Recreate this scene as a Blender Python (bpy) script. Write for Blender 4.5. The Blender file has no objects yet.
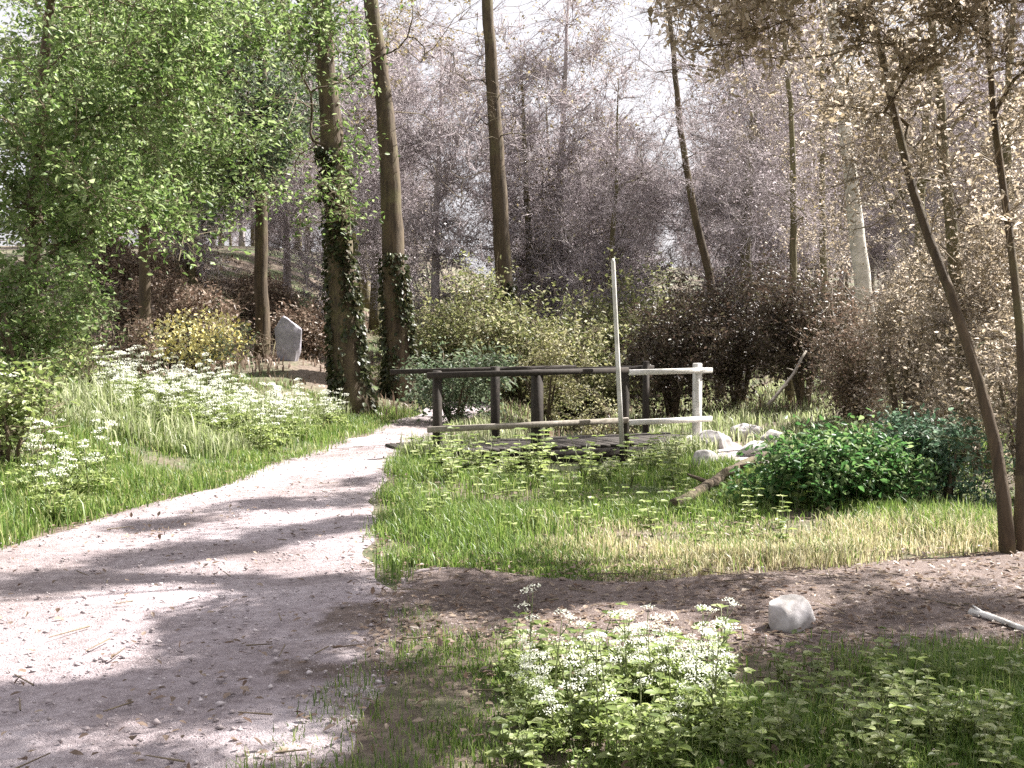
import bpy, math, random
import numpy as np
from math import radians as R, sin, cos, tan, pi, sqrt
SEED = 11
rng = np.random.default_rng(SEED); random.seed(SEED)
scene = bpy.context.scene
COL = scene.collection

# ---------------------------------------------------------------- camera
F = 1098.0; CAMZ = 1.6; HORIZ = 335.0
PITCH = math.atan((384 - HORIZ) / F)
cam = bpy.data.objects.new('camera', bpy.data.cameras.new('camera')); COL.objects.link(cam)
cam.location = (0, 0, CAMZ); cam.rotation_euler = (pi/2 - PITCH, 0, 0)
cam.data.lens = 36 * F / 1024; cam.data.sensor_width = 36; cam.data.clip_end = 3000; cam.data.clip_start = 0.05
scene.camera = cam
cP, sP = cos(PITCH), sin(PITCH)
def ray(px, py):
    a = (np.asarray(px, float) - 512) / F; b = (384 - np.asarray(py, float)) / F
    return a, cP + b*sP, -sP + b*cP
def gnd(px, py, z=0.0):
    a, y, zz = ray(px, py); t = (z - CAMZ) / zz
    return a*t, y*t
def at(px, py, Y):
    a, y, z = ray(px, py); t = Y / y
    return np.array([a*t, Y, CAMZ + z*t])
def pix(p):
    p = np.asarray(p, float); x, y, z = p[..., 0], p[..., 1], p[..., 2] - CAMZ
    dep = y*cP - z*sP; up = y*sP + z*cP
    dep = np.where(dep < .05, .05, dep)
    return 512 + F*x/dep, 384 - F*up/dep

# ---------------------------------------------------------------- sun, sky
EL, AZ = R(50), R(62)                    # azimuth measured from the view direction towards the right
S = np.array([sin(AZ)*cos(EL), cos(AZ)*cos(EL), sin(EL)])
sun = bpy.data.objects.new('sun', bpy.data.lights.new('sun', 'SUN')); COL.objects.link(sun)
sun.data.energy = 5.0; sun.data.angle = R(0.55); sun.data.color = (1.0, .955, .90)
import mathutils
sun.rotation_euler = mathutils.Vector(S).to_track_quat('Z', 'Y').to_euler(); sun.location = (20, 10, 30)
w = bpy.data.worlds.new('World'); scene.world = w; w.use_nodes = True
nt = w.node_tree; bg = nt.nodes['Background']
sk = nt.nodes.new('ShaderNodeTexSky'); sk.sky_type = 'NISHITA'; sk.sun_disc = False
sk.sun_elevation = EL; sk.sun_rotation = AZ; sk.air_density = 1.0; sk.dust_density = 4.0; sk.ozone_density = 1.0
hs = nt.nodes.new('ShaderNodeHueSaturation'); hs.inputs['Saturation'].default_value = .35
nt.links.new(sk.outputs[0], hs.inputs['Color'])
mx = nt.nodes.new('ShaderNodeMix'); mx.data_type = 'RGBA'; mx.inputs[0].default_value = .45
nt.links.new(hs.outputs[0], mx.inputs[6]); mx.inputs[7].default_value = (7.2, 6.9, 7.3, 1)
nt.links.new(mx.outputs[2], bg.inputs[0]); bg.inputs[1].default_value = .052
vs = scene.view_settings; vs.view_transform = 'Standard'; vs.look = 'None'; vs.gamma = 1; vs.use_curve_mapping = False
vs.exposure = 1.95
scene.render.engine = 'CYCLES'
cy = scene.cycles; cy.max_bounces = 5; cy.diffuse_bounces = 2; cy.transmission_bounces = 4; cy.transparent_max_bounces = 4; cy.glossy_bounces = 2
cy.use_denoising = False; cy.sample_clamp_indirect = 6; cy.caustics_reflective = False; cy.caustics_refractive = False

# ---------------------------------------------------------------- materials
def base_mat(name):
    m = bpy.data.materials.new(name); m.use_nodes = True
    n = m.node_tree; b = n.nodes['Principled BSDF']; return m, n, b
def ramp(n, cols, fac):
    r = n.nodes.new('ShaderNodeValToRGB'); e = r.color_ramp.elements
    while len(e) < len(cols): e.new(.5)
    for i, c in enumerate(cols):
        e[i].position = c[0]; e[i].color = (*c[1], 1)
    n.links.new(fac, r.inputs[0]); return r.outputs[0]
def noise(n, scale, detail=6, rough=.6, vec=None, dist=0):
    t = n.nodes.new('ShaderNodeTexNoise'); t.inputs['Scale'].default_value = scale; t.inputs['Detail'].default_value = detail
    t.inputs['Roughness'].default_value = rough; t.inputs['Distortion'].default_value = dist
    if vec is None:
        g = n.nodes.new('ShaderNodeNewGeometry'); vec = g.outputs['Position']
    n.links.new(vec, t.inputs['Vector']); return t.outputs['Fac']
def objvec(n, sc=(1, 1, 1)):
    tc = n.nodes.new('ShaderNodeTexCoord'); mp = n.nodes.new('ShaderNodeMapping'); mp.inputs['Scale'].default_value = sc
    n.links.new(tc.outputs['Object'], mp.inputs['Vector']); return mp.outputs[0]
def bump(n, b, h, strength=.6, dist=.02):
    bp = n.nodes.new('ShaderNodeBump'); bp.inputs['Strength'].default_value = strength; bp.inputs['Distance'].default_value = dist
    n.links.new(h, bp.inputs['Height']); n.links.new(bp.outputs[0], b.inputs['Normal'])
def mixc(n, fac, a, b):
    m = n.nodes.new('ShaderNodeMix'); m.data_type = 'RGBA'
    if isinstance(fac, float): m.inputs[0].default_value = fac
    else: n.links.new(fac, m.inputs[0])
    for v, s in ((a, m.inputs[6]), (b, m.inputs[7])):
        if isinstance(v, tuple): s.default_value = (*v, 1)
        else: n.links.new(v, s)
    return m.outputs[2]
def leaf_mat(name, cols, trans=.45, rough=.45):
    m, n, b = base_mat(name)
    g = n.nodes.new('ShaderNodeNewGeometry')
    k = len(cols); c = ramp(n, [(i/(k-1), cols[i]) for i in range(k)], g.outputs['Random Per Island'])
    n.links.new(c, b.inputs['Base Color']); b.inputs['Roughness'].default_value = rough; b.inputs['Specular IOR Level'].default_value = .4
    t = n.nodes.new('ShaderNodeBsdfTranslucent')
    br = n.nodes.new('ShaderNodeHueSaturation'); br.inputs['Value'].default_value = 1.5; br.inputs['Hue'].default_value = .49
    n.links.new(c, br.inputs['Color']); n.links.new(br.outputs[0], t.inputs[0])
    ms = n.nodes.new('ShaderNodeMixShader'); ms.inputs[0].default_value = trans
    n.links.new(b.outputs[0], ms.inputs[1]); n.links.new(t.outputs[0], ms.inputs[2])
    n.links.new(ms.outputs[0], n.nodes['Material Output'].inputs[0]); return m
def bark_mat(name, dark, light, scale=9, stretch=.16):
    m, n, b = base_mat(name); v = objvec(n, (1, 1, stretch))
    f = noise(n, scale, 8, .65, v, .4); c = ramp(n, [(.3, dark), (.7, light)], f)
    f2 = noise(n, 2.2, 4, .6); mo = ramp(n, [(.5, (0, 0, 0)), (.72, (1, 1, 1))], f2)
    c = mixc(n, mo, c, tuple(.55*x + .45*y for x, y in zip(light, (.11, .12, .04))))
    n.links.new(c, b.inputs['Base Color']); b.inputs['Roughness'].default_value = .9; bump(n, b, f, .9, .04); return m
M = {}
M['bark_dark'] = bark_mat('dark bark', (.03, .021, .013), (.135, .098, .06))
M['bark_olive'] = bark_mat('mossy bark', (.07, .06, .03), (.21, .18, .10))
M['bark_pale'] = bark_mat('pale bark', (.35, .33, .28), (.75, .71, .64), 5, .9)
M['twig'] = bark_mat('grey twig', (.32, .275, .285), (.54, .48, .495), 3)
M['twig_pale'] = bark_mat('pale brown twig', (.16, .13, .105), (.34, .29, .25), 3)
M['twig_brown'] = bark_mat('brown twig', (.10, .075, .05), (.24, .19, .13), 3)
M['leaf_fresh'] = leaf_mat('fresh leaf', [(.06, .115, .028), (.105, .17, .045), (.17, .24, .085), (.30, .36, .19)])
M['leaf_grey'] = leaf_mat('grey green leaf', [(.05, .08, .045), (.09, .13, .07), (.14, .18, .11), (.20, .23, .16)])
M['leaf_soft'] = leaf_mat('soft pale leaf', [(.09, .13, .05), (.14, .19, .08), (.21, .26, .13), (.33, .36, .24)])
M['leaf_bluish'] = leaf_mat('bluish leaf', [(.05, .10, .06), (.08, .15, .09), (.13, .2, .13), (.2, .27, .2)])
M['leaf_spring'] = leaf_mat('olive spring leaf', [(.07, .085, .03), (.12, .14, .05), (.18, .19, .085), (.31, .30, .18)])
M['leaf_olive'] = leaf_mat('olive bud leaf', [(.10, .085, .035), (.17, .14, .065), (.23, .20, .10), (.33, .29, .19)])
M['leaf_bud'] = leaf_mat('pale bud leaf', [(.17, .14, .085), (.26, .22, .15), (.36, .31, .24), (.50, .45, .38)], .55)
M['leaf_mauve'] = leaf_mat('mauve catkin', [(.16, .13, .13), (.26, .22, .23), (.34, .30, .32), (.46, .41, .43)], .35)
M['leaf_dark'] = leaf_mat('bramble leaf', [(.025, .03, .012), (.05, .045, .025), (.08, .065, .045), (.06, .075, .03)], .3)
M['leaf_ivy'] = leaf_mat('ivy leaf', [(.022, .03, .012), (.04, .05, .02), (.07, .06, .03), (.06, .085, .03)], .2)
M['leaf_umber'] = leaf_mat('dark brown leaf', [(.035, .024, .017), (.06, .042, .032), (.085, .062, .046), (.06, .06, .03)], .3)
M['leaf_bright'] = leaf_mat('bright leaf', [(.035, .10, .03), (.055, .14, .04), (.095, .18, .055), (.2, .26, .12)])
M['leaf_pale'] = leaf_mat('pale lit leaf', [(.15, .16, .06), (.24, .24, .10), (.34, .33, .19), (.45, .43, .29)])
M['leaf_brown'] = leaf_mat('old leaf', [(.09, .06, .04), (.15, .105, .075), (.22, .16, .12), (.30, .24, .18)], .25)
M['leaf_weed'] = leaf_mat('weed leaf', [(.09, .13, .035), (.15, .20, .06), (.24, .30, .10), (.42, .45, .26)])
M['petal_white'] = leaf_mat('white petal', [(.6, .62, .52), (.72, .74, .64), (.8, .8, .75)], .35)
M['petal_yellow'] = leaf_mat('yellow petal', [(.6, .52, .16), (.7, .64, .28), (.78, .74, .45)], .3)
M['grass_green'] = leaf_mat('green grass', [(.05, .10, .016), (.085, .16, .026), (.13, .21, .045), (.2, .26, .08), (.34, .33, .16)], .4)
M['grass_lush'] = leaf_mat('lush grass', [(.045, .09, .016), (.08, .15, .024), (.12, .20, .04), (.17, .24, .065), (.27, .30, .12)], .4)
M['grass_straw'] = leaf_mat('straw grass', [(.26, .23, .11), (.40, .36, .21), (.56, .52, .36), (.27, .29, .11)], .35)
M['grass_pale'] = leaf_mat('pale grass', [(.13, .18, .06), (.2, .25, .10), (.32, .35, .2), (.42, .43, .29)], .4)
M['stem'] = leaf_mat('green stem', [(.10, .14, .05), (.16, .19, .08), (.2, .2, .1)], .1)

def ground_mat():
    m, n, b = base_mat('woodland soil')
    f1 = noise(n, .5, 5, .6); f2 = noise(n, 9, 9, .7); f3 = noise(n, 60, 4, .7)
    soil = ramp(n, [(.25, (.06, .044, .034)), (.5, (.13, .098, .075)), (.75, (.23, .185, .145))], f2)
    moss = ramp(n, [(.3, (.035, .05, .015)), (.7, (.09, .12, .04))], f2)
    k = ramp(n, [(.45, (0, 0, 0)), (.6, (1, 1, 1))], f1)
    c = mixc(n, k, soil, moss); n.links.new(c, b.inputs['Base Color']); b.inputs['Roughness'].default_value = .95
    bump(n, b, f2, .9, .05); return m
def path_mat(name, cols, brown, stones=(.5, .45, .45)):
    m, n, b = base_mat(name)
    f1 = noise(n, .9, 6, .62, dist=.6); f2 = noise(n, 14, 10, .72); f3 = noise(n, 90, 3, .6)
    c = ramp(n, [(.28, cols[0]), (.5, cols[1]), (.68, cols[2])], f1)
    c2 = ramp(n, [(.28, brown[0]), (.5, brown[1]), (.68, brown[2])], f1)
    g0_ = n.nodes.new('ShaderNodeNewGeometry'); sx = n.nodes.new('ShaderNodeSeparateXYZ'); n.links.new(g0_.outputs['Position'], sx.inputs[0])
    def mth(op, a, b_, c_=None):
        k = n.nodes.new('ShaderNodeMath'); k.operation = op
        for i_, v_ in enumerate((a, b_, c_)):
            if v_ is None: continue
            if isinstance(v_, (int, float)): k.inputs[i_].default_value = v_
            else: n.links.new(v_, k.inputs[i_])
        return k.outputs[0]
    fe = noise(n, 1.6, 7, .65, dist=.5)
    dy_ = mth('MULTIPLY', mth('ABSOLUTE', mth('SUBTRACT', sx.outputs[1], 6.1), 0), .04)
    e_ = mth('SUBTRACT', mth('ADD', sx.outputs[0], mth('MULTIPLY', fe, 2.6)), dy_)
    fac_ = ramp(n, [(.30, (0, 0, 0)), (.62, (1, 1, 1))], e_)
    wn = noise(n, .35, 4, .6); wn = ramp(n, [(.46, (0, 0, 0)), (.66, (.7, .7, .7))], wn)
    c = mixc(n, mth('MAXIMUM', fac_, wn), c, c2)
    grit = ramp(n, [(.33, (.5, .46, .46)), (.6, (1, 1, 1))], f2)
    mm = n.nodes.new('ShaderNodeMix'); mm.data_type = 'RGBA'; mm.blend_type = 'MULTIPLY'; mm.inputs[0].default_value = .85
    n.links.new(c, mm.inputs[6]); n.links.new(grit, mm.inputs[7])
    vo = n.nodes.new('ShaderNodeTexVoronoi'); vo.inputs['Scale'].default_value = 55
    g = n.nodes.new('ShaderNodeNewGeometry'); n.links.new(g.outputs['Position'], vo.inputs['Vector'])
    sc = ramp(n, [(.12, (1, 1, 1)), (.22, (0, 0, 0))], vo.outputs['Distance'])
    c = mixc(n, sc, mm.outputs[2], stones)
    n.links.new(c, b.inputs['Base Color']); b.inputs['Roughness'].default_value = .92
    ad = n.nodes.new('ShaderNodeMath'); ad.operation = 'MULTIPLY_ADD'; n.links.new(f2, ad.inputs[0]); ad.inputs[1].default_value = .7; n.links.new(f3, ad.inputs[2])
    bump(n, b, ad.outputs[0], 1, .022); return m
M['ground'] = ground_mat()
M['path'] = path_mat('pinkish gravel', ((.25, .205, .21), (.40, .345, .36), (.52, .465, .485)), ((.10, .072, .058), (.17, .128, .11), (.25, .20, .18)))
M['dirt'] = M['path']; PG = ((.42, .38, .37), (.52, .47, .46), (.62, .58, .56)); M['sunlit_gravel'] = path_mat('pale gravel', PG, PG)  # landing gravel coloured paler to stand for sunlight on it
def wood_mat(name, dark, light, scale=22):
    m, n, b = base_mat(name); v = objvec(n, (1, 1, 1)); f = noise(n, scale, 7, .7, v, .6); f2 = noise(n, 3, 4, .6)
    c = ramp(n, [(.3, dark), (.7, light)], f); k = ramp(n, [(.45, (.55, .55, .5)), (.65, (1, 1, 1))], f2)
    mm = n.nodes.new('ShaderNodeMix'); mm.data_type = 'RGBA'; mm.blend_type = 'MULTIPLY'; mm.inputs[0].default_value = .7
    n.links.new(c, mm.inputs[6]); n.links.new(k, mm.inputs[7]); n.links.new(mm.outputs[2], b.inputs['Base Color'])
    b.inputs['Roughness'].default_value = .85; bump(n, b, f, .5, .008); return m
M['wood_dark'] = wood_mat('dark weathered wood', (.016, .012, .009), (.055, .042, .033))
M['wood_grey'] = wood_mat('grey weathered wood', (.22, .19, .16), (.42, .38, .33))
M['wood_sunlit_pale'] = wood_mat('pale sunlit wood', (.70, .68, .66), (.86, .84, .82))  # white stands for sunlight on bridge end and post; plain pale on the stick
M['stone'] = wood_mat('pale stone', (.30, .27, .26), (.72, .69, .70), 9)
M['stone_grey'] = wood_mat('grey stone', (.30, .28, .33), (.56, .53, .60), 9)
def water():
    m, n, b = base_mat('still water'); b.inputs['Base Color'].default_value = (.03, .035, .025, 1); b.inputs['Roughness'].default_value = .06
    f = noise(n, 6, 3, .5); bump(n, b, f, .15, .02); return m
M['water'] = water()

# ---------------------------------------------------------------- mesh helpers
def mesh(name, V, faces_by_n, mat, smooth=False):
    V = np.ascontiguousarray(V, dtype=np.float32).reshape(-1, 3)
    me = bpy.data.meshes.new(name)
    loops = []; starts = []; tot = 0
    for fa in faces_by_n:
        fa = np.asarray(fa, dtype=np.int32)
        if fa.size == 0: continue
        k = fa.shape[1]; loops.append(fa.ravel()); starts.append(tot + np.arange(len(fa))*k); tot += fa.size
    L = np.concatenate(loops); St = np.concatenate(starts)
    me.vertices.add(len(V)); me.vertices.foreach_set('co', V.ravel())
    me.loops.add(len(L)); me.loops.foreach_set('vertex_index', L)
    me.polygons.add(len(St)); me.polygons.foreach_set('loop_start', St.astype(np.int32))
    if smooth: me.polygons.foreach_set('use_smooth', np.ones(len(St), bool))
    me.update(calc_edges=True); me.validate()
    me.materials.append(mat); return me
def link(name, me, parent=None, loc=(0, 0, 0)):
    o = bpy.data.objects.new(name, me); COL.objects.link(o); o.location = loc
    if parent is not None: o.parent = parent
    return o
def tag(o, label=None, cat=None, group=None, kind=None):
    if label: o['label'] = label
    if cat: o['category'] = cat
    if group: o['group'] = group
    if kind: o['kind'] = kind
    return o
def thing(name, loc, label, cat, group=None):
    o = bpy.data.objects.new(name, None); COL.objects.link(o); o.location = loc; o.empty_display_size = .2
    return tag(o, label, cat, group)
def dup(root, loc, rz=0, sc=1.0, label=None, group=None):
    c = root.copy(); COL.objects.link(c); c.location = loc; c.rotation_euler = (0, 0, rz); c.scale = (sc, sc, sc)
    if label: c['label'] = label
    if group: c['group'] = group
    for ch in root.children:
        d = ch.copy(); COL.objects.link(d); d.parent = c
        for g in ch.children:
            e = g.copy(); COL.objects.link(e); e.parent = d
    return c
class MB:
    def __init__(s): s.V = []; s.F = {}; s.n = 0
    def add(s, V, *faces):
        V = np.asarray(V, float).reshape(-1, 3)
        for f in faces:
            f = np.asarray(f, int)
            if f.size: s.F.setdefault(f.shape[1], []).append(f + s.n)
        s.V.append(V); s.n += len(V)
    def empty(s): return s.n == 0
    def build(s, name, mat, parent=None, smooth=False):
        me = mesh(name, np.concatenate(s.V), [np.concatenate(v) for v in s.F.values()], mat, smooth)
        return link(name, me, parent)
def tube(mb, P, rad, sides=7, caps=True, jit=0.0):
    P = np.asarray(P, float); n = len(P); rad = np.broadcast_to(rad, (n,))
    T = np.gradient(P, axis=0); T /= np.linalg.norm(T, axis=1)[:, None] + 1e-9
    ref = np.array([0, 0, 1.]) if abs(T[0, 2]) < .9 else np.array([1., 0, 0])
    A = np.zeros_like(P); a = ref
    for i in range(n):
        a = a - T[i]*np.dot(a, T[i]); a = a/(np.linalg.norm(a) + 1e-9); A[i] = a
    B = np.cross(T, A); th = np.arange(sides)*2*pi/sides
    rr = rad[:, None]*(1 + (jit*rng.standard_normal((n, sides)) if jit else 0))
    V = P[:, None] + rr[..., None]*(np.cos(th)[None, :, None]*A[:, None] + np.sin(th)[None, :, None]*B[:, None])
    i, j = np.meshgrid(np.arange(n-1), np.arange(sides), indexing='ij'); j2 = (j+1) % sides
    q = np.stack([i*sides+j, i*sides+j2, (i+1)*sides+j2, (i+1)*sides+j], -1).reshape(-1, 4)
    V = V.reshape(-1, 3)
    if caps:
        V = np.concatenate([V, P[:1], P[-1:]]); c0 = n*sides; jj = np.arange(sides); j2 = (jj+1) % sides
        t = np.concatenate([np.stack([np.full(sides, c0), j2, jj], -1), np.stack([np.full(sides, c0+1), (n-1)*sides+jj, (n-1)*sides+j2], -1)])
        mb.add(V, q, t)
    else: mb.add(V, q)
def prisms(mb, p0, p1, r0, r1):
    """many thin three-sided twigs at once"""
    p0 = np.asarray(p0, float); p1 = np.asarray(p1, float); n = len(p0)
    T = p1 - p0; T /= np.linalg.norm(T, axis=1)[:, None] + 1e-9
    ref = rng.standard_normal((n, 3)); A = np.cross(T, ref); A /= np.linalg.norm(A, axis=1)[:, None] + 1e-9; B = np.cross(T, A)
    V = np.zeros((n, 6, 3)); r0 = np.broadcast_to(r0, (n,)); r1 = np.broadcast_to(r1, (n,))
    for k in range(3):
        d = cos(k*2*pi/3)*A + sin(k*2*pi/3)*B
        V[:, k] = p0 + d*r0[:, None]; V[:, 3+k] = p1 + d*r1[:, None]
    base = np.arange(n)[:, None]*6
    q = np.concatenate([base + np.array([k, (k+1) % 3, 3+(k+1) % 3, 3+k]) for k in range(3)])
    mb.add(V, q)
def unit(v): return v/(np.linalg.norm(v, axis=-1, keepdims=True) + 1e-9)
def leaves(mb, C, size, up=.5, D=None, width=.5):
    """pointed leaf, two halves folded along the midrib"""
    n = len(C); size = np.broadcast_to(size, (n,))[:, None]
    if D is None: D = rng.standard_normal((n, 3)); D[:, 2] *= .6; D[:, 2] -= .2
    D = unit(D); N = rng.standard_normal((n, 3)); N[:, 2] += up*2; N = unit(N - D*(N*D).sum(1)[:, None]); W = np.cross(N, D)
    fold = rng.uniform(.05, .3, (n, 1)); ww = width*rng.uniform(.8, 1.2, (n, 1))
    V = np.zeros((n, 6, 3))
    V[:, 0] = C; V[:, 1] = C + size*(D*.4 + W*.5*ww + N*fold*.5); V[:, 2] = C + size*(D*.8 + W*.3*ww + N*fold*.2)
    V[:, 3] = C + size*D*1.05 - N*size*.1; V[:, 4] = C + size*(D*.8 - W*.3*ww + N*fold*.2); V[:, 5] = C + size*(D*.4 - W*.5*ww + N*fold*.5)
    b = np.arange(n)[:, None]*6
    mb.add(V, np.concatenate([b + np.array([0, 1, 2, 3]), b + np.array([0, 3, 4, 5])]))
def chips(mb, C, size, up=.6):
    """small two-triangle leaf for far and dense foliage"""
    n = len(C); size = np.broadcast_to(size, (n,))[:, None]
    D = unit(rng.standard_normal((n, 3))); N = rng.standard_normal((n, 3)); N[:, 2] += up; N = unit(N - D*(N*D).sum(1)[:, None]); W = np.cross(N, D)
    V = np.stack([C, C + size*(D*.5 + W*.32 + N*.08), C + size*D, C + size*(D*.5 - W*.32 + N*.08)], 1)
    mb.add(V, np.arange(n*4).reshape(n, 4))

def interp_line(P, step):
    P = np.asarray(P, float); d = np.r_[0, np.cumsum(np.linalg.norm(np.diff(P, axis=0), axis=1))]
    n = max(3, int(d[-1]/step)+1); s = np.linspace(0, d[-1], n)
    out = np.stack([np.interp(s, d, P[:, k]) for k in range(3)], 1)
    for _ in range(2): out[1:-1] = .25*out[:-2] + .5*out[1:-1] + .25*out[2:]
    return out
# ---------------------------------------------------------------- terrain
def sm(t): t = np.clip(t, 0, 1); return t*t*(3-2*t)
def xl(y): return np.interp(y, [-5, 4, 8.4, 11.3, 16.7, 21, 30, 40], [-4.9, -4.4, -3.95, -3.3, -2.6, -2.1, -1.0, 2])
def xr(y): return np.interp(y, [-5, 2, 4, 5.7, 8.4, 11.3, 14.6, 20, 30, 40], [-1.3, -1.0, -.72, -.35, -.95, -1.2, -1.4, -.9, .6, 4])
def bl(x): return np.interp(x, [-2, 0, 1.3, 2.4, 4, 8, 14], [5.75, 5.7, 5.45, 5.4, 5.5, 5.7, 6.2])
def bu(x): return np.interp(x, [-2, -.9, .6, 2.2, 4, 8, 14], [7.9, 7.7, 7.15, 7.5, 8.3, 8.6, 9])
def xd(y): return .85 + (y - 15)*.06
def H(x, y):
    x = np.asarray(x, float); y = np.asarray(y, float)
    d = xl(y) - x
    h = .55*sm((d-.1)/3.6)*sm((y-5)/5)
    h = h + 3.8*sm((y-22)/40)*sm((d+2)/16) + 2.0*sm((d-5)/10)*sm((y-8)/10)
    h = h + 3.0*sm((y-21)/30)*sm((x-2.5)/10) + .5*sm((x-3.5)/5)*sm((y-8)/6)
    h = h - .85*np.exp(-((x-xd(y))/.85)**2)*sm((y-12.4)/1.6)*sm((30-y)/6)
    h = h + .55*np.exp(-(((x+4.9)/2.2)**2 + ((y-24.3)/2.0)**2))
    far = sm((np.hypot(x, y)-60)/120)
    h = h + far*(5 + 3*np.sin(x*.017+1)*np.sin(y*.013) + 1)
    h = h + .02*np.sin(x*1.7+y*.6)*np.sin(y*1.3-x*.4)
    edge = np.minimum(np.abs(x-xl(y)), np.abs(x-xr(y)))
    return h
def grid_axis(a, b, st, far, k=1.35):
    c = list(np.arange(a, b+1e-6, st)); s = st; x = a; lo = []
    while x > -far: s *= k; x -= s; lo.append(x)
    s = st; x = b; hi = []
    while x < far: s *= k; x += s; hi.append(x)
    return np.array(lo[::-1] + c + hi)
def sheet(X, Y, Z):
    ny, nx = X.shape; V = np.stack([X, Y, Z], -1).reshape(-1, 3)
    i, j = np.meshgrid(np.arange(ny-1), np.arange(nx-1), indexing='ij'); a = i*nx + j
    return V, np.stack([a, a+1, a+nx+1, a+nx], -1).reshape(-1, 4)
gx = grid_axis(-15, 15, .2, 900); gy = grid_axis(-2, 40, .2, 1200)
X, Y = np.meshgrid(gx, gy); V, Q = sheet(X, Y, H(X, Y))
tag(link('ground', mesh('ground', V, [Q], M['ground'], True)), kind='structure')
def ragged(n, amp, seed):
    r = np.random.default_rng(seed); k = np.arange(n); out = np.zeros(n)
    for f in (.05, .13, .31, .7): out += amp*r.uniform(.5, 1)*np.sin(k*f*r.uniform(.8, 1.2) + r.uniform(0, 6))*(.1/f)**.4
    return out
ys = np.arange(-3, 38, .1); nl = len(ys)
L = xl(ys) + ragged(nl, .09, 1); Rr = xr(ys) + ragged(nl, .09, 2)
t = np.linspace(0, 1, 34)[None, :]; Xp = L[:, None]*(1-t) + Rr[:, None]*t; Yp = np.repeat(ys[:, None], 34, 1)
Zp = H(Xp, Yp) + .014 + .012*np.sin(Xp*3.1+Yp)*np.sin(Yp*1.9) - .02*(np.exp(-((t-.3)/.09)**2) + np.exp(-((t-.72)/.09)**2))
Zp = np.maximum(Zp, H(Xp, Yp)+.006); Zp = Zp - .035*(1-sm(np.minimum(t, 1-t)*14))
V, Q = sheet(Xp, Yp, Zp); tag(link('path', mesh('path', V, [Q], M['path'], True)), 'pinkish gravel track running away past the footbridge', kind='structure')
xs = np.arange(-.9, 14, .1); n2 = len(xs)
Lo = bl(xs) + ragged(n2, .08, 3); Up = bu(xs) + ragged(n2, .08, 4)
t = np.linspace(0, 1, 20)[:, None]; Yq = Lo[None]*(1-t) + Up[None]*t; Xq = np.repeat(xs[None], 20, 0)
ed = sm(np.minimum(t, 1-t)*8)*sm((Xq+.9)*2.5)
V, Q = sheet(Xq, Yq, H(Xq, Yq) + .03 - .05*(1-ed) + .008*np.sin(Xq*4)*np.sin(Yq*5))
tag(link('dirt_path', mesh('dirt_path', V, [Q], M['dirt'], True)), 'brown dirt side path crossing the foreground', kind='structure')
LC = np.array([[2.75, 16.9], [2.95, 16.0], [3.0, 15.0], [2.95, 14.2], [3.1, 13.3]]); LP = interp_line(np.c_[LC, 0*LC[:, 0]], .1)[:, :2]
def landing_d(x, y): return np.min(np.hypot(x[:, None]-LP[None, ::3, 0], y[:, None]-LP[None, ::3, 1]), 1)
t = np.linspace(-1, 1, 16)[None]; wv = (.42 + ragged(len(LP), .07, 9))[:, None]; Xl = LP[:, :1] + t*wv*np.array(1.); Yl = LP[:, 1:] + t*wv*.25
V, Q = sheet(Xl, Yl, H(Xl, Yl) + .05 - .06*np.abs(t)**4)
tag(link('landing_path', mesh('landing_path', V, [Q], M['sunlit_gravel'], True)), 'pale sunlit gravel at the right hand end of the footbridge', kind='structure')
ys = np.arange(12.9, 27, .3); t = np.linspace(-.8, .8, 6)[None]; Xs = xd(ys)[:, None] + t; Ys = np.repeat(ys[:, None], 6, 1)
V, Q = sheet(Xs, Ys, np.full_like(Xs, -.62)); tag(link('stream_water', mesh('stream_water', V, [Q], M['water'])), kind='structure')

# ---------------------------------------------------------------- sun and shade patches wanted on the ground, for shaping the crowns
LIT = [(60, 640, 95, 46, 0, 1), (230, 572, 190, 24, -10, .95), (40, 560, 70, 10, 0, .8), (250, 520, 130, 18, -12, .6), (330, 470, 90, 20, -20, .75),
       (610, 690, 135, 85, 0, 1), (700, 548, 140, 30, 0, 1), (880, 562, 60, 16, 0, 1), (795, 608, 34, 16, 0, 1),
       (730, 450, 55, 32, 0, 1), (230, 395, 150, 28, 0, .95), (60, 740, 120, 18, 0, .6), (250, 750, 100, 16, 0, .6), (470, 540, 80, 30, 0, .75),
       (900, 735, 90, 25, 0, .7), (30, 500, 60, 40, 0, .8), (110, 450, 140, 26, 0, .55), (390, 650, 70, 12, -5, .5), (560, 760, 120, 30, 0, .9), (1000, 632, 40, 10, 0, .8)]
DARK = [(280, 640, 125, 42, -8, .03), (70, 705, 150, 13, 0, .05), (200, 690, 130, 14, 0, .05), (560, 605, 150, 22, 0, .1), (920, 610, 110, 22, 0, .1), (860, 680, 160, 34, 0, .1),
        (860, 475, 80, 40, 0, .15), (560, 475, 130, 30, 0, .15), (740, 340, 110, 70, 0, .05), (240, 545, 150, 7, -8, .1), (100, 580, 110, 5, 0, .1), (260, 507, 60, 5, -8, .1), (310, 530, 70, 6, -8, .1), (150, 562, 70, 5, -6, .1), (340, 500, 40, 6, -10, .1), (30, 590, 60, 4, 0, .1), (180, 525, 50, 4, -6, .1), (280, 585, 60, 6, -4, .1), (370, 480, 40, 5, -12, .1), (230, 580, 40, 4, -6, .1)]
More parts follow.
